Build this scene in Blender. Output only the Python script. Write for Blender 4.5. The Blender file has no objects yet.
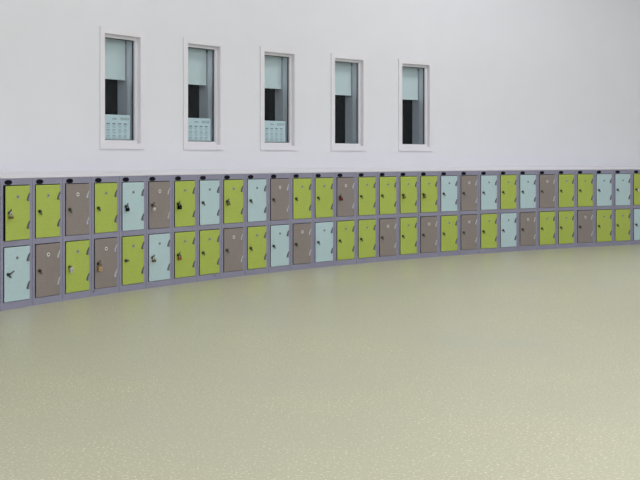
import bpy, bmesh, math
from mathutils import Vector, Matrix

sc = bpy.context.scene
COL = sc.collection

# ------------------------------------------------------------------ colours / materials
def lin(c):
    c = c / 255.0
    return c / 12.92 if c <= 0.04045 else ((c + 0.055) / 1.055) ** 2.4
def rgb(r, g, b, k=1.0):
    return (lin(r) * k, lin(g) * k, lin(b) * k, 1.0)

def principled(name, color, rough=0.5, metal=0.0, spec=0.5, grain=0.0, gscale=400.0, bump=0.0):
    m = bpy.data.materials.new(name); m.use_nodes = True
    nt = m.node_tree; b = nt.nodes['Principled BSDF']
    b.inputs['Base Color'].default_value = color
    b.inputs['Roughness'].default_value = rough
    b.inputs['Metallic'].default_value = metal
    b.inputs['Specular IOR Level'].default_value = spec
    tc = nt.nodes.new('ShaderNodeTexCoord')
    nz = nt.nodes.new('ShaderNodeTexNoise'); nz.inputs['Scale'].default_value = gscale
    nz.inputs['Detail'].default_value = 2.0
    nt.links.new(tc.outputs['Object'], nz.inputs['Vector'])
    if grain > 0:
        mx = nt.nodes.new('ShaderNodeMix'); mx.data_type = 'RGBA'; mx.blend_type = 'MULTIPLY'
        mx.inputs[0].default_value = 1.0
        mr = nt.nodes.new('ShaderNodeMapRange')
        mr.inputs['From Min'].default_value = 0.3; mr.inputs['From Max'].default_value = 0.7
        mr.inputs['To Min'].default_value = 1 - grain; mr.inputs['To Max'].default_value = 1 + grain
        nt.links.new(nz.outputs['Fac'], mr.inputs['Value'])
        mx.inputs[6].default_value = color
        nt.links.new(mr.outputs['Result'], mx.inputs[7])
        nt.links.new(mx.outputs[2], b.inputs['Base Color'])
    if bump > 0:
        bp = nt.nodes.new('ShaderNodeBump'); bp.inputs['Strength'].default_value = bump
        bp.inputs['Distance'].default_value = 0.001
        nt.links.new(nz.outputs['Fac'], bp.inputs['Height'])
        nt.links.new(bp.outputs['Normal'], b.inputs['Normal'])
    return m

M = {}
M['wall'] = principled('wall_paint', (0.725, 0.735, 0.80, 1), 0.6, spec=0.3, grain=0.01, gscale=3.0)
M['ceiling'] = principled('ceiling_paint', (0.8, 0.8, 0.79, 1), 0.8, spec=0.2)
M['trimwhite'] = principled('white_gloss_paint', (0.735, 0.725, 0.79, 1), 0.35)
M['body'] = principled('grey_steel', (0.258, 0.256, 0.362, 1), 0.42, grain=0.04, gscale=60)
M['green'] = principled('lime_enamel', (0.385, 0.478, 0.088, 1), 0.38, grain=0.05, gscale=90)
M['blue'] = principled('pale_blue_enamel', (0.44, 0.585, 0.635, 1), 0.38, grain=0.04, gscale=90)
M['taupe'] = principled('taupe_enamel', (0.247, 0.212, 0.203, 1), 0.40, grain=0.05, gscale=90)
M['black'] = principled('black_plastic', (0.004, 0.004, 0.010, 1), 0.6, spec=0.12)
M['darkmetal'] = principled('dark_metal', (0.03, 0.03, 0.025, 1), 0.35, spec=0.5)
M['midmetal'] = principled('dull_steel', (0.12, 0.12, 0.11, 1), 0.4, metal=0.3)
M['steel'] = principled('bright_steel', (0.62, 0.61, 0.58, 1), 0.3, metal=0.7)
M['brass'] = principled('brass', (0.55, 0.36, 0.16, 1), 0.35, metal=0.5)
M['oldbrass'] = principled('tarnished_brass', (0.19, 0.13, 0.05, 1), 0.4, metal=0.4)
M['red'] = principled('dark_red_lacquer', (0.09, 0.006, 0.006, 1), 0.35)
M['redbrown'] = principled('red_brown_lacquer', (0.26, 0.09, 0.03, 1), 0.4)
M['silver'] = principled('satin_silver', (0.75, 0.72, 0.68, 1), 0.35, metal=0.4)
M['hingedark'] = principled('hinge_shade_disc_mark', (0.10, 0.115, 0.11, 1), 0.45, metal=0.2)  # shadow round the hinge put into the rim colour; also the disc marks
M['hingelight'] = principled('hinge_highlight', (0.55, 0.55, 0.56, 1), 0.35, metal=0.3)  # hinge highlight on taupe doors, put into the rim colour
M['discgrey'] = principled('grey_number_disc', (0.33, 0.40, 0.27, 1), 0.4)
M['disclight'] = principled('white_number_disc', (0.66, 0.64, 0.62, 1), 0.4)
M['ink'] = principled('dark_ink', (0.17, 0.20, 0.22, 1), 0.6)
M['paleink'] = principled('grey_ink', (0.42, 0.48, 0.51, 1), 0.7)
M['paper'] = principled('paper', (0.76, 0.83, 0.87, 1), 0.7)
M['blind'] = principled('blind_fabric', (0.76, 0.79, 0.80, 1), 0.8, grain=0.02, gscale=300)
M['gasket'] = principled('rubber_gasket', (0.05, 0.06, 0.065, 1), 0.5)
M['night'] = principled('dark_outer_glazing', (0.004, 0.004, 0.006, 1), 0.15, spec=0.15)
M['tag'] = principled('pale_tag', (0.75, 0.78, 0.66, 1), 0.5)

def glass_material():
    m = bpy.data.materials.new('tinted_glass'); m.use_nodes = True
    nt = m.node_tree
    for n in list(nt.nodes): nt.nodes.remove(n)
    out = nt.nodes.new('ShaderNodeOutputMaterial')
    tr = nt.nodes.new('ShaderNodeBsdfTransparent'); tr.inputs[0].default_value = (0.915, 0.958, 0.975, 1)
    gl = nt.nodes.new('ShaderNodeBsdfGlossy'); gl.inputs['Roughness'].default_value = 0.0
    fr = nt.nodes.new('ShaderNodeFresnel'); fr.inputs['IOR'].default_value = 1.2
    mx = nt.nodes.new('ShaderNodeMixShader')
    nt.links.new(fr.outputs[0], mx.inputs[0]); nt.links.new(tr.outputs[0], mx.inputs[1])
    nt.links.new(gl.outputs[0], mx.inputs[2]); nt.links.new(mx.outputs[0], out.inputs[0])
    return m
M['glass'] = glass_material()

def floor_material():
    m = bpy.data.materials.new('speckled_vinyl'); m.use_nodes = True
    nt = m.node_tree; b = nt.nodes['Principled BSDF']
    tc = nt.nodes.new('ShaderNodeTexCoord')
    def noise(scale, detail=2.0):
        n = nt.nodes.new('ShaderNodeTexNoise'); n.inputs['Scale'].default_value = scale
        n.inputs['Detail'].default_value = detail
        nt.links.new(tc.outputs['Object'], n.inputs['Vector']); return n
    base = (0.479, 0.468, 0.336, 1)
    def layer(prev, scale, lo, hi, col, detail=1.0):
        n = noise(scale, detail)
        mr = nt.nodes.new('ShaderNodeMapRange')
        mr.inputs['From Min'].default_value = lo; mr.inputs['From Max'].default_value = hi
        nt.links.new(n.outputs['Fac'], mr.inputs['Value'])
        mx = nt.nodes.new('ShaderNodeMix'); mx.data_type = 'RGBA'
        nt.links.new(mr.outputs['Result'], mx.inputs[0])
        if prev is None: mx.inputs[6].default_value = base
        else: nt.links.new(prev, mx.inputs[6])
        mx.inputs[7].default_value = col
        return mx.outputs[2]
    c = layer(None, 150.0, 0.50, 0.72, (0.385, 0.37, 0.255, 1))      # darker flecks
    c = layer(c, 120.0, 0.56, 0.76, (0.60, 0.59, 0.455, 1))          # pale flecks
    c = layer(c, 88.0, 0.66, 0.76, (0.74, 0.735, 0.585, 1), 0.0)     # few bright chips
    c = layer(c, 0.9, 0.35, 0.95, (0.44, 0.44, 0.363, 1), 3.0)        # faint worn areas
    nt.links.new(c, b.inputs['Base Color'])
    b.inputs['Roughness'].default_value = 0.36
    b.inputs['Specular IOR Level'].default_value = 0.35
    n = noise(60.0); bp = nt.nodes.new('ShaderNodeBump')
    bp.inputs['Strength'].default_value = 0.12; bp.inputs['Distance'].default_value = 0.002
    nt.links.new(n.outputs['Fac'], bp.inputs['Height']); nt.links.new(bp.outputs['Normal'], b.inputs['Normal'])
    return m
M['floor'] = floor_material()

# ------------------------------------------------------------------ mesh helpers
class MB:
    """collects shapes into one mesh with material slots"""
    def __init__(self): self.bm = bmesh.new(); self.mats = []
    def slot(self, key):
        if key not in self.mats: self.mats.append(key)
        return self.mats.index(key)
    def _fin(self, geom_faces, key):
        i = self.slot(key)
        for f in geom_faces: f.material_index = i
    def box(self, a, b, key, bevel=0.0, seg=1):
        x0, y0, z0 = a; x1, y1, z1 = b
        vs = [self.bm.verts.new(p) for p in ((x0,y0,z0),(x1,y0,z0),(x1,y1,z0),(x0,y1,z0),(x0,y0,z1),(x1,y0,z1),(x1,y1,z1),(x0,y1,z1))]
        fs = [self.bm.faces.new([vs[i] for i in q]) for q in ((0,3,2,1),(4,5,6,7),(0,1,5,4),(1,2,6,5),(2,3,7,6),(3,0,4,7))]
        self._fin(fs, key)
        if bevel > 0:
            es = list({e for f in fs for e in f.edges})
            r = bmesh.ops.bevel(self.bm, geom=es, offset=bevel, segments=seg, affect='EDGES', profile=0.5)
            self._fin(r['faces'], key)
    def prism(self, pts, axis_vec, key, bevel=0.0, seg=1):
        """extrude a polygon (list of 3D points) along axis_vec"""
        av = Vector(axis_vec); n = len(pts)
        v0 = [self.bm.verts.new(p) for p in pts]; v1 = [self.bm.verts.new(Vector(p) + av) for p in pts]
        fs = [self.bm.faces.new(v0[::-1]), self.bm.faces.new(v1)]
        for i in range(n):
            fs.append(self.bm.faces.new((v0[i], v0[(i+1) % n], v1[(i+1) % n], v1[i])))
        self._fin(fs, key)
        if bevel > 0:
            es = list(fs[1].edges) + list(fs[0].edges)
            r = bmesh.ops.bevel(self.bm, geom=es, offset=bevel, segments=seg, affect='EDGES', profile=0.5)
            self._fin(r['faces'], key)
    def disc(self, c, rx, rz, y0, y1, key, n=24, dome=0.0, bevel=0.0):
        """elliptic plate in the x-z plane, front at y0, back at y1"""
        pts = [(c[0] + rx*math.cos(2*math.pi*k/n), y1, c[1] + rz*math.sin(2*math.pi*k/n)) for k in range(n)]
        self.prism(pts, (0, y0 - y1, 0), key, bevel=bevel, seg=2)
    def tube(self, path, r, key, n=8):
        rings = []
        P = [Vector(p) for p in path]
        prev = None
        for i, p in enumerate(P):
            t = (P[min(i+1, len(P)-1)] - P[max(i-1, 0)]).normalized()
            a = t.orthogonal().normalized() if prev is None else (prev - t*prev.dot(t)).normalized()
            prev = a; b = t.cross(a)
            rings.append([self.bm.verts.new(p + r*(math.cos(2*math.pi*k/n)*a + math.sin(2*math.pi*k/n)*b)) for k in range(n)])
        fs = []
        for A, B in zip(rings[:-1], rings[1:]):
            for k in range(n): fs.append(self.bm.faces.new((A[k], A[(k+1) % n], B[(k+1) % n], B[k])))
        fs.append(self.bm.faces.new(rings[0][::-1])); fs.append(self.bm.faces.new(rings[-1]))
        self._fin(fs, key)
        for f in fs: f.smooth = True
    def mesh(self, name):
        me = bpy.data.meshes.new(name)
        bmesh.ops.recalc_face_normals(self.bm, faces=self.bm.faces[:])
        self.bm.to_mesh(me); self.bm.free()
        for k in self.mats: me.materials.append(M[k])
        return me

def link(name, me, parent=None, loc=(0,0,0), rz=0.0):
    o = bpy.data.objects.new(name, me); COL.objects.link(o)
    o.location = loc; o.rotation_euler = (0, 0, rz)
    if parent is not None: o.parent = parent
    return o
def tag(o, label, cat, group=None):
    o['label'] = label; o['category'] = cat
    if group: o['group'] = group
    return o
def structure(o): o['kind'] = 'structure'; return o

# ------------------------------------------------------------------ the curved run, as a plan
W = 0.305                      # width of one locker column
H = 0.938                      # height of a locker
D = 0.375                      # depth of a locker
CAMZ = 1.0884
TH = [0.7446129, -0.3462773, 0.0185369, 0.0427903]
def heading(u):
    def h(v):
        t = (v - 15) / 15.0
        return sum(c * t**k for k, c in enumerate(TH))
    if u < 0: return h(0) + 0.01747 * (-u)
    if u > 30: return h(30) - 0.0127 * (u - 30)
    return h(u)
STEP = 0.02
U0, U1 = -16.0, 46.0
NU = int(round((U1 - U0) / STEP)) + 1
plan = [None] * NU
def integrate():
    i15 = int(round((15 - U0) / STEP))
    plan[i15] = (0.3717, 10.8854)
    for i in range(i15 + 1, NU):
        h = heading(U0 + (i - 0.5) * STEP); p = plan[i-1]
        plan[i] = (p[0] + math.cos(h)*W*STEP, p[1] + math.sin(h)*W*STEP)
    for i in range(i15 - 1, -1, -1):
        h = heading(U0 + (i + 0.5) * STEP); p = plan[i+1]
        plan[i] = (p[0] - math.cos(h)*W*STEP, p[1] - math.sin(h)*W*STEP)
integrate()
def at(u, off=0.0):
    """point on the locker-front line at column coordinate u, pushed off metres towards the wall"""
    f = (u - U0) / STEP; i = max(0, min(NU - 2, int(math.floor(f)))); a = f - i
    x = plan[i][0]*(1-a) + plan[i+1][0]*a; y = plan[i][1]*(1-a) + plan[i+1][1]*a
    h = heading(u)
    return (x - math.sin(h)*off, y + math.cos(h)*off)

OFF = 0.39                     # wall face behind the locker fronts
WT = 0.30                      # wall thickness
CEIL = 4.8
WIN_U = [6.315, 9.49, 12.69, 15.845, 19.02]
OW, ZB, ZT = 0.2075, 1.210, 2.136      # half width, sill and head of the window opening
LIN = 0.012
# column coordinate -> metres along the wall face is stretched slightly on the convex side
def half_u(u, half):
    a = at(u - 0.5, OFF); b = at(u + 0.5, OFF)
    return half / math.hypot(b[0]-a[0], b[1]-a[1])

# ------------------------------------------------------------------ curved wall with window openings
def build_curved_wall():
    us = []
    holes = []
    for u in WIN_U:
        hu = half_u(u, OW + LIN); holes.append((u - hu, u + hu))
    u = U0
    while u <= U1 + 1e-6: us.append(round(u, 4)); u += 0.5
    us = [v for v in us if not any(a - 0.12 < v < b + 0.12 for a, b in holes)]
    for a, b in holes: us += [a, b]
    us.sort()
    zs = [0.0, ZB - LIN, ZT + LIN, CEIL]
    bm = bmesh.new()
    vin = [[bm.verts.new((*at(v, OFF), z)) for z in zs] for v in us]
    vout = [[bm.verts.new((*at(v, OFF + WT), z)) for z in zs] for v in us]
    for i in range(len(us) - 1):
        mid = (us[i] + us[i+1]) / 2
        hole = any(a < mid < b for a, b in holes)
        for j in range(3):
            if hole and j == 1: continue
            for V in (vin, vout):
                f = bm.faces.new((V[i][j], V[i+1][j], V[i+1][j+1], V[i][j+1])); f.smooth = True
    for i in range(len(us) - 1):
        for j in (0, 3): bm.faces.new((vin[i][j], vin[i+1][j], vout[i+1][j], vout[i][j]))
    for i in (0, len(us)-1):
        for j in range(3): bm.faces.new((vin[i][j], vin[i][j+1], vout[i][j+1], vout[i][j]))
    bmesh.ops.recalc_face_normals(bm, faces=bm.faces[:])
    me = bpy.data.meshes.new('wall_front'); bm.to_mesh(me); bm.free(); me.materials.append(M['wall'])
    structure(link('wall_front', me))
build_curved_wall()

# straight walls that close the hall behind the camera
pL = at(U0, OFF); pR = at(U1, OFF); BY = -7.0
def straight_wall(name, a, b):
    ax, ay = a; bx, by = b
    L = math.hypot(bx-ax, by-ay); rz = math.atan2(by-ay, bx-ax)
    m = MB(); m.box((0, 0, 0), (L, 0.2, CEIL), 'wall')
    structure(link(name, m.mesh(name), None, (ax, ay, 0), rz))
straight_wall('wall_left', (-5.2, BY), pL)
straight_wall('wall_right', pR, (11.5, BY))
straight_wall('wall_back', (11.5, BY), (-5.2, BY))
outline = [(-5.45, BY-0.25), (11.8, BY-0.25)] + [at(U1 - k*(U1-U0)/62.0, OFF + WT) for k in range(63)]
def slab(name, z0, z1, key):
    m = MB(); m.prism([(x, y, z0) for x, y in outline], (0, 0, z1 - z0), key)
    return structure(link(name, m.mesh(name)))
slab('floor', -0.12, 0.0, 'floor')
slab('ceiling', CEIL, CEIL + 0.15, 'ceiling')

# white sloped capping over the lockers, back to the wall
def build_capping():
    prof = [(-0.004, 0.939), (-0.004, 0.952), (OFF, 0.978), (OFF, 0.939)]
    bm = bmesh.new(); rings = []
    u = 1.0
    while u <= 30.5 + 1e-6:
        rings.append([bm.verts.new((*at(u, o), z)) for o, z in prof]); u += 0.5
    for A, B in zip(rings[:-1], rings[1:]):
        for k in range(4): bm.faces.new((A[k], A[(k+1) % 4], B[(k+1) % 4], B[k]))
    bm.faces.new(rings[0]); bm.faces.new(rings[-1][::-1])
    bmesh.ops.recalc_face_normals(bm, faces=bm.faces[:])
    me = bpy.data.meshes.new('trim_1'); bm.to_mesh(me); bm.free(); me.materials.append(M['trimwhite'])
    structure(link('trim_1', me))
build_capping()

# ------------------------------------------------------------------ windows
def ring(m, hx, z0, z1, w, y0, y1, key, bevel=0.0):
    """rectangular ring whose OUTER edge is +-hx, z0..z1 and whose bars are w wide"""
    m.box((-hx, y0, z0), (-hx + w, y1, z1), key, bevel)
    m.box((hx - w, y0, z0), (hx, y1, z1), key, bevel)
    m.box((-hx + w, y0, z0), (hx - w, y1, z0 + w), key, bevel)
    m.box((-hx + w, y0, z1 - w), (hx - w, y1, z1), key, bevel)
AW = 0.05
def win_mesh(kind):
    m = MB()
    if kind == 'architrave':
        ring(m, OW + AW, ZB - AW, ZT + AW, AW, -0.014, 0.001, 'trimwhite')
    elif kind == 'jamb_lining':
        ring(m, OW + LIN, ZB - LIN, ZT + LIN, LIN, 0.001, WT - 0.004, 'trimwhite')
    elif kind == 'window_frame':
        ring(m, OW, ZB, ZT, 0.027, 0.027, 0.060, 'trimwhite')
    elif kind == 'gasket':
        ring(m, OW - 0.027, ZB + 0.027, ZT - 0.027, 0.006, 0.046, 0.058, 'gasket')
    elif kind == 'glass_pane':
        m.box((-OW + 0.03, 0.050, ZB + 0.03), (OW - 0.03, 0.054, ZT - 0.03), 'glass')
    elif kind == 'outer_glazing':
        m.box((-OW, 0.237, ZB), (OW, 0.245, ZT), 'night')
    elif kind == 'reveal_liner':
        m.prism([(OW, 0.0601, ZB), (OW - 0.022, 0.0601, ZB), (OW - 0.037, 0.118, ZB), (OW - 0.037, 0.236, ZB), (OW, 0.236, ZB)], (0, 0, ZT - ZB), 'trimwhite')
    return m.mesh(kind)
WM = {k: win_mesh(k) for k in ('architrave', 'jamb_lining', 'window_frame', 'gasket', 'glass_pane', 'outer_glazing', 'reveal_liner')}
def blind_meshes(BZ):                          # BZ = hem of the lowered blind
    x0, x1 = -OW + 0.012, OW - 0.0485
    f = MB(); f.box((x0, 0.128, BZ + 0.012), (x1, 0.1295, ZT - 0.03), 'blind')
    h = MB(); h.box((x0, 0.124, BZ), (x1, 0.133, BZ + 0.014), 'blind', 0.002)
    r = MB(); r.tube([(x0, 0.150, ZT - 0.028), (x1, 0.150, ZT - 0.028)], 0.0215, 'blind', 16)
    b = MB(); b.box((-0.005, 0.125, ZT - 0.055), (0.005, 0.172, ZT - 0.0005), 'midmetal')
    return {'blind_fabric': f.mesh('blind_fabric'), 'hem_bar': h.mesh('hem_bar'), 'roller_tube': r.mesh('roller_tube'), 'bracket': b.mesh('bracket')}
BLINDS = [blind_meshes(z) for z in (1.764, 1.772, 1.785, 1.758, 1.744)]
# notice sheet: a printed timetable-like page, rows of four short grey blocks under a heading
NW, NH = 0.297, 0.246
def notice_meshes():
    p = MB(); p.box((-NW/2, 0, 0), (NW/2, 0.001, NH), 'paper')
    y0, y1 = -0.0006, 0.0002
    p.box((-0.06, y0, NH-0.042), (-0.01, y1, NH-0.030), 'paleink')
    for k in range(6):                                   # heavier heading at the right
        x = 0.035 + k*0.017
        p.box((x, y0, NH-0.046), (x + 0.011, y1, NH-0.022), 'paleink')
    for r in range(3):
        for c in range(4):
            x = -0.125 + c*0.066; z = NH - 0.082 - r*0.052
            p.box((x, y0, z), (x + 0.036, y1, z + 0.009), 'ink' if r == 0 else 'paleink')
            for q in range(3):
                p.box((x - 0.006 + 0.004*q, y0, z - 0.010 - 0.011*q), (x + 0.044 - 0.006*((q + r + c) % 3), y1, z - 0.006 - 0.011*q), 'paleink')
    return p.mesh('paper_notice')
NOTICE = notice_meshes()
ORD = ['leftmost', 'second from left', 'middle', 'fourth from left', 'rightmost']
for i, u in enumerate(WIN_U):
    h = heading(u); x, y = at(u, OFF)
    e = structure(link('window_%d' % (i+1), None, None, (x, y, 0), h))
    e['label'] = '%s of the five narrow white-framed windows in the curved wall' % ORD[i]
    for k, me in WM.items(): link(k, me, e)
    b = link('roller_blind', None, None, (x, y, 0), h)
    tag(b, 'pale roller blind half lowered behind the glass of the %s narrow window' % ORD[i], 'blind', 'roller blinds in the narrow windows')
    for k, me in BLINDS[i].items():
        for dx_ in ((-OW + 0.007, OW - 0.0433) if k == 'bracket' else (0.0,)): link(k, me, b, (dx_, 0, 0))
    if i < 3:
        c, s_ = math.cos(h), math.sin(h)
        lx, ly = 0.006 - 0.002*i, 0.0620
        n = link('paper_notice', NOTICE, None, (x + c*lx - s_*ly, y + s_*lx + c*ly, ZB + 0.0005), h)
        tag(n, 'printed pale paper notice standing at the foot of the %s window' % ORD[i], 'notice', 'paper notices in the windows')

# ------------------------------------------------------------------ lockers
UPZ0, UPZ1 = 0.4943, 0.8845
LOZ0, LOZ1 = 0.0563, 0.4446
DL, DR = 0.0295, 0.2725                      # door edges within the unit
def carcass_mesh():
    m = MB(); g = 0.001; x0, x1 = g, W - g
    oL, oR = DL - 0.008, DR + 0.003          # opening edges
    ft = 0.022
    ch = 0.004
    # stiles with a chamfer on the outer front edge
    m.prism([(x0 + ch, 0, 0), (oL, 0, 0), (oL, ft, 0), (x0, ft, 0), (x0, ch, 0)], (0, 0, H), 'body')
    m.prism([(oR, 0, 0), (x1 - ch, 0, 0), (x1, ch, 0), (x1, ft, 0), (oR, ft, 0)], (0, 0, H), 'body')
    for z0, z1 in ((0, LOZ0 - 0.003), (LOZ1 + 0.006, UPZ0 - 0.003), (UPZ1 + 0.006, H)):
        m.box((oL, 0, z0), (oR, ft, z1), 'body')
    t = 0.010
    xb0, xb1 = x0, x1
    # box behind the frame, tapered to the back so neighbours fan out round the curve
    m.box((xb0, ft, 0), (xb0 + t, D, H), 'body'); m.box((xb1 - t, ft, 0), (xb1, D, H), 'body')
    m.box((xb0 + t, D - t, 0), (xb1 - t, D, H), 'body')
    for z0, z1 in ((0.03, 0.04), (0.465, 0.475), (H - t, H)):
        m.box((xb0 + t, ft, z0), (xb1 - t, D - t, z1), 'body')
    return m.mesh('carcass')
CARC = carcass_mesh()
def door_mesh(key, h):
    m = MB(); w = DR - DL
    m.box((-w, -0.004, 0), (0, -0.0005, h), key, 0.0012, 2)          # face skin
    m.box((-w + 0.022, -0.0005, 0.012), (-0.004, 0.016, h - 0.010), key)   # folded tray behind it
    return m.mesh('door')
DOOR = {(k, r): door_mesh(k, (UPZ1 - UPZ0) if r == 'u' else (LOZ1 - LOZ0)) for k in ('green', 'blue', 'taupe') for r in 'ul'}
def hinge_mesh(edge):
    m = MB()
    # leaf-shaped strap: high on the door edge, sweeping down and away from it
    pts = [(0.003, 0.029), (-0.006, 0.029), (-0.014, 0.020), (-0.023, 0.004), (-0.030, -0.014), (-0.033, -0.025), (-0.026, -0.029), (0.003, -0.028)]
    m.prism([(x, -0.0041, z) for x, z in pts], (0, -0.004, 0), edge, 0.001)  # rim behind the knuckle
    pts2 = [(0.004, 0.030), (0.000, 0.029), (-0.005, 0.018), (-0.013, 0.000), (-0.018, -0.018), (-0.017, -0.029), (0.004, -0.029)]
    m.prism([(x, -0.0075, z) for x, z in pts2], (0, -0.004, 0), 'body', 0.0015)
    return m.mesh('hinge')
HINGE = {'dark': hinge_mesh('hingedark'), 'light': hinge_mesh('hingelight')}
def disc_mesh(key, dark):
    m = MB()
    rr = {'discgrey': 0.0170, 'discblue': 0.0125}.get(key, 0.0155)
    m.disc((0, 0), rr, rr, -0.0058, -0.0040, key, 20)
    m.box((-0.0075, -0.0064, -0.0055), (0.0075, -0.0057, 0.0055), dark)
    return m.mesh('number_disc')
M['discblue'] = principled('blue_grey_number_disc', (0.27, 0.33, 0.33, 1), 0.4)
DISC = {'blue': disc_mesh('discblue', 'hingedark'), 'grey': disc_mesh('discgrey', 'hingedark'), 'light': disc_mesh('disclight', 'midmetal')}
LOCKS = {}
def lock_mesh(ang, key=False):
    if (ang, key) in LOCKS: return LOCKS[(ang, key)]
    m = MB()
    m.disc((0, 0), 0.0130, 0.0130, -0.0070, -0.0039, 'midmetal', 18, bevel=0.001)
    m.disc((0, 0), 0.0115, 0.0115, -0.0200, -0.0065, 'darkmetal', 18, bevel=0.003)
    def lever(a, l, w, mat, y0=-0.0170, y1=-0.0110):
        c, s = math.cos(math.radians(a)), math.sin(math.radians(a))
        q = [(0.004, -w), (l - 0.004, -w*0.8), (l, 0), (l - 0.004, w*0.8), (0.004, w)]
        m.prism([(c*x - s*z, y1, s*x + c*z) for x, z in q], (0, y0 - y1, 0), mat, 0.0012)
    lever(ang, 0.034, 0.0065, 'midmetal' if not key else 'darkmetal')
    if key:                                            # key left in the lock, bow sticking out up to the right
        lever(28, 0.052, 0.005, 'darkmetal', -0.0240, -0.0185)
    LOCKS[(ang, key)] = m.mesh('lock')
    return LOCKS[(ang, key)]
def badge_mesh():
    m = MB(); m.disc((0, 0), 0.036, 0.0175, -0.0035, 0.0, 'black', 28, bevel=0.0015)
    return m.mesh('badge')
BADGE = badge_mesh()
def bolt_mesh():
    m = MB(); m.disc((0, 0), 0.006, 0.006, -0.003, 0.0, 'darkmetal', 10)
    return m.mesh('bolt')
BOLT = bolt_mesh()

NAME = {'g': 'green', 'b': 'blue', 't': 'taupe'}
ROW = ['gb','gt','tg','gt','bg','tb','gg','bg','gt','bg','tb','gt','gb','tg','gg','gt','gg','gt','bg','tt','bg','gb','bt','tg','gg','gt','bg','bg','gb']
LABEL = [
 'grey locker, lime door slightly ajar above pale blue door, at the far left end',
 'grey locker, lime door above taupe door, second from the left end',
 'grey locker, taupe door above lime door with silver padlock, third from the left end',
 'grey locker, plain lime door above taupe door with brass padlock, below left of leftmost window',
 'grey locker, pale blue door with black padlock above lime door, under the leftmost window',
 'grey locker, taupe door with silver padlock above pale blue door with small brass padlock',
 'grey locker, two lime doors both padlocked, left of and below the second window',
 'grey locker, plain pale blue door above lime door, under the second window from left',
 'grey locker, lime door with olive padlock above taupe door, right of the second window',
 'grey locker, pale blue door above lime door, at the left of the middle window',
 'grey locker, taupe door above pale blue door without padlocks, under the middle window',
 'grey locker, lime door above taupe door, under the right edge of the middle window',
 'grey locker, lime door above pale blue door, between the middle and fourth windows',
 'grey locker, taupe door with dark red padlock above lime door, under the fourth window',
 'grey locker, two plain lime doors, just under the right side of the fourth window',
 'grey locker, plain lime door above taupe door, between the fourth and rightmost windows',
 'grey locker, two lime doors, upper one with brass ring padlock, under rightmost window',
 'grey locker, lime door with brass ring padlock above taupe door, under rightmost window',
 'grey locker, pale blue door above lime door, immediately left of the all taupe locker',
 'grey locker with both doors taupe, right of the rightmost window',
 'grey locker, pale blue door above lime door, immediately right of the all taupe locker',
 'grey locker, lime door above pale blue door, second right of the all taupe locker',
 'grey locker, pale blue door above taupe door, only such pairing in the row',
 'grey locker, taupe door above lime door, sixth from the right end',
 'grey locker, two plain lime doors, fifth from the right end',
 'grey locker, lime door above taupe door, fourth from the right end',
 'grey locker, pale blue door above lime door, third from the right end',
 'grey locker, pale blue door above lime door, second from the right end',
 'grey locker, lime door with pale tag above pale blue door, cut by right picture edge',
]
LEVER = {(1,'u'): 60, (5,'u'): 48, (6,'u'): 52, (7,'u'): 48, (9,'u'): 50, (14,'u'): 70, (17,'u'): -70, (18,'u'): -70,
         (3,'l'): -20, (4,'l'): 55, (6,'l'): 50, (7,'l'): 50, (5,'l'): 0, (1,'l'): -48, (2,'u'): -58}
LOCKX, LOCKF = 0.032, 0.505
lock_world = {}
for n in range(1, 30):
    a = at(n - 0.0); b = at(n + 1.0)
    rz = math.atan2(b[1]-a[1], b[0]-a[0])
    e = link('locker', None, None, ((a[0]+b[0])/2 - math.sin(rz)*D/2, (a[1]+b[1])/2 + math.cos(rz)*D/2, 0), rz)
    tag(e, LABEL[n-1], 'locker', 'two-door lockers along the curved wall')
    ox, oy = -W/2, -D/2
    link('carcass', CARC, e, (ox, oy, 0))
    link('badge', BADGE, e, (ox + DL + 0.0385, oy, H - 0.0285))
    for r, z0, z1, ck in (('u', UPZ0, UPZ1, ROW[n-1][0]), ('l', LOZ0, LOZ1, ROW[n-1][1])):
        key = NAME[ck]; dh = z1 - z0
        d = link('door', DOOR[(key, r)], e, (ox + DR, oy, z0))
        d['label'] = {'green': 'lime green', 'blue': 'pale blue', 'taupe': 'taupe'}[key] + (' upper door' if r == 'u' else ' lower door')
        if n == 1 and r == 'u': d.rotation_euler = (0, 0, math.radians(2.8))
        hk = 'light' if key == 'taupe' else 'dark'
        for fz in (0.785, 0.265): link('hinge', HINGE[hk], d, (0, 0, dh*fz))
        link('number_disc', DISC[{'taupe': 'light', 'green': 'grey', 'blue': 'blue'}[key]], d, (-(DR-DL)*0.5, 0, dh*0.795))
        link('lock', lock_mesh(LEVER.get((n, r), -52), (n, r) == (1, 'l')), d, (-(DR-DL) + LOCKX, 0, dh*LOCKF))
        c, s = math.cos(rz), math.sin(rz)
        lx = DL + LOCKX - W/2; ly = -D/2 - 0.013 - (0.007 if (n, r) == (1, 'u') else 0)
        lock_world[(n, r)] = (e.location.x + c*lx - s*ly, e.location.y + s*lx + c*ly, z0 + dh*LOCKF, rz)
    if n in (4, 8): link('bolt', BOLT, e, (ox + (0.02 if n == 4 else W*0.70), oy, 0.038))

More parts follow.
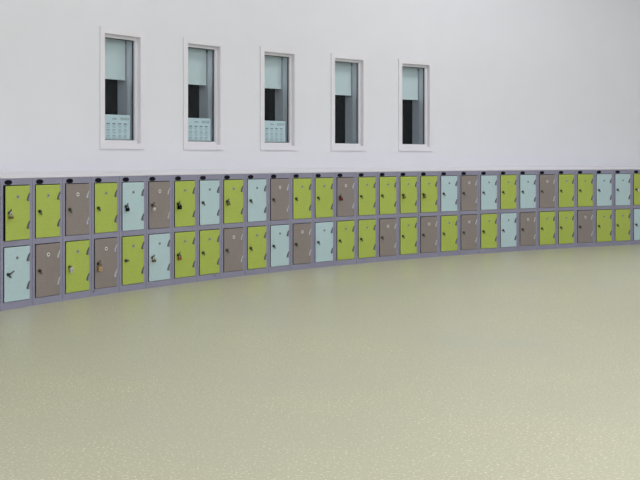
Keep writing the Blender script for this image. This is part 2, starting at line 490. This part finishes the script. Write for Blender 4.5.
# ------------------------------------------------------------------ padlocks hanging from the locks
PM = {}
def padlock_meshes(kind, body, shackle, bw, bh, drop, r):
    k = (kind, body, shackle)
    if k in PM: return PM[k]
    # local origin = hanging point (lock centre); shackle loop then body below
    s = MB(); top = 0.004
    path = [(-r, 0, -drop - 0.004), (-r, 0, -r + top)]
    for q in range(1, 8):
        a = math.pi - math.pi*q/8; path.append((r*math.cos(a), 0, -r + top + r*math.sin(a)))
    path += [(r, 0, -r + top), (r, 0, -drop - 0.004)]
    s.tube(path, 0.0034, shackle, 8)
    b = MB()
    if kind == 'round':
        b.disc((0, -drop - bh/2), bw/2, bh/2, -0.009, 0.009, body, 20, bevel=0.003)
        b.disc((0.004, -drop - bh/2), 0.006, 0.006, -0.0105, -0.0088, 'silver', 12)
    elif kind == 'ring':
        n = 16; pts = [(bw/2*math.cos(2*math.pi*q/n), 0, -drop - bh/2 + bh/2*math.sin(2*math.pi*q/n)) for q in range(n)]
        b.tube(pts + pts[:2], 0.0042, body, 8)
    else:
        b.box((-bw/2, -0.009, -drop - bh), (bw/2, 0.009, -drop), body, 0.003, 2)
        if kind == 'dial':
            b.disc((0, -drop - bh*0.55), bw*0.28, bw*0.28, -0.0105, -0.0088, 'midmetal', 14)
        else:
            b.disc((0, -drop - bh*0.62), 0.004, 0.004, -0.0102, -0.0088, 'darkmetal', 10)
    PM[k] = (b.mesh('padlock_body'), s.mesh('shackle'))
    return PM[k]
PADS = [
 (1,'u','square','oldbrass','steel',0.034,0.018,0.022,0.011,'tarnished brass padlock with bright shackle on the ajar lime door at left end'),
 (5,'u','square','black','darkmetal',0.032,0.026,0.012,0.009,'black square padlock on the pale blue upper door under the leftmost window'),
 (6,'u','square','silver','oldbrass',0.026,0.026,0.020,0.012,'silver padlock with brown shackle on a taupe upper door'),
 (7,'u','round','black','darkmetal',0.040,0.034,0.012,0.010,'round black padlock with silver centre on a lime upper door'),
 (9,'u','square','oldbrass','darkmetal',0.034,0.018,0.016,0.010,'olive brown padlock on lime upper door right of the second window'),
 (14,'u','square','red','red',0.040,0.024,0.012,0.010,'dark red padlock on the taupe upper door under the fourth window'),
 (17,'u','ring','oldbrass','darkmetal',0.030,0.030,0.012,0.009,'brass ring padlock on lime upper door, left one of the two ring padlocks'),
 (18,'u','ring','oldbrass','darkmetal',0.030,0.030,0.012,0.008,'brass ring padlock on lime upper door, right one of the two ring padlocks'),
 (3,'l','dial','steel','steel',0.034,0.040,0.002,0.010,'big silver dial padlock on the lime lower door third from left'),
 (4,'l','square','brass','oldbrass',0.034,0.036,0.022,0.012,'brass padlock on the taupe lower door below the leftmost window'),
 (6,'l','square','oldbrass','steel',0.034,0.022,0.014,0.010,'small brass padlock on the pale blue lower door'),
 (7,'l','square','redbrown','darkmetal',0.038,0.028,0.014,0.011,'red brown padlock on a lime lower door left of the second window'),
]
for n, r, kind, body, sh, bw, bh, drop, rr, lab in PADS:
    x, y, z, rz = lock_world[(n, r)]
    dx = 0.004 if n != 1 else 0.006
    bmesh_, smesh = padlock_meshes('%s_%d%s' % (kind, n, r), body, sh, bw, bh, drop, rr)
    ang_off = -0.011                             # hangs just in front of the lock's lever
    px = x + math.cos(rz)*dx - math.sin(rz)*ang_off; py = y + math.sin(rz)*dx + math.cos(rz)*ang_off
    base = drop + bh
    for mm in (bmesh_, smesh): mm.transform(Matrix.Translation((0, 0, base)))
    e = link('padlock', None, None, (px, py, z - base), rz)
    tag(e, lab, 'padlock', 'padlocks hanging on the locker doors')
    bo = link('padlock_body', bmesh_, e); so = link('shackle', smesh, e)
x, y, z, rz = lock_world[(29, 'u')]
tm = MB(); tm.box((-0.010, -0.003, 0), (0.010, 0.0, 0.036), 'tag', 0.001); tm.tube([(0, -0.0015, 0.034), (-0.002, 0.004, 0.046), (-0.006, 0.006, 0.052)], 0.0015, 'midmetal', 6)
tg = link('key_tag', tm.mesh('key_tag'), None, (x + math.cos(rz)*0.022 + math.sin(rz)*0.012, y + math.sin(rz)*0.022 - math.cos(rz)*0.012, z - 0.030), rz)
tag(tg, 'small pale tag hanging at the lock of the rightmost lime upper door', 'tag')

# ------------------------------------------------------------------ light: rows of flat ceiling fittings
def area(x, y, sx, sy, power, col=(1.0, 1.0, 1.0)):
    l = bpy.data.lights.new('ceiling_panel', 'AREA'); l.shape = 'RECTANGLE'; l.size = sx; l.size_y = sy
    l.energy = power; l.color = col
    o = bpy.data.objects.new('ceiling_panel', l); COL.objects.link(o); o.location = (x, y, CEIL - 0.02)
# (y of the row, x positions, watts per panel)
ROWS = [(-5, (-3, 0), 118), (-5, (3,), 118), (-5, (6, 9), 112), (-2, (-3, 0), 14), (-2, (3,), 104), (-2, (6, 9), 30),
        (1, (3,), 106), (1, (6, 9), 18), (4, (3,), 56), (7, (0,), 34), (10, (3,), 72), (10, (6, 9), 31)]
for gy, xs, pw in ROWS:
    for gx in xs: area(gx, gy, 1.2, 1.2, pw)

w = bpy.data.worlds.new('world'); sc.world = w; w.use_nodes = True
w.node_tree.nodes['Background'].inputs[0].default_value = (0.01, 0.012, 0.02, 1)
w.node_tree.nodes['Background'].inputs[1].default_value = 0.3

# ------------------------------------------------------------------ camera
cd = bpy.data.cameras.new('camera'); cam = bpy.data.objects.new('camera', cd); COL.objects.link(cam)
cam.location = (0, 0, CAMZ); cam.rotation_euler = (math.pi/2, 0, 0)
cd.sensor_fit = 'HORIZONTAL'; cd.sensor_width = 36.0
cd.lens = 1064.46 / 640.0 * 36.0
cd.shift_y = -(240 - 157.46) / 640.0
cd.clip_start = 0.05; cd.clip_end = 200
sc.camera = cam

sc.view_settings.view_transform = 'Standard'
sc.view_settings.look = 'None'
sc.view_settings.exposure = 0.11
sc.view_settings.gamma = 1.0
sc.view_settings.use_curve_mapping = False
sc.cycles.use_denoising = True
sc.cycles.max_bounces = 10
sc.cycles.transparent_max_bounces = 12
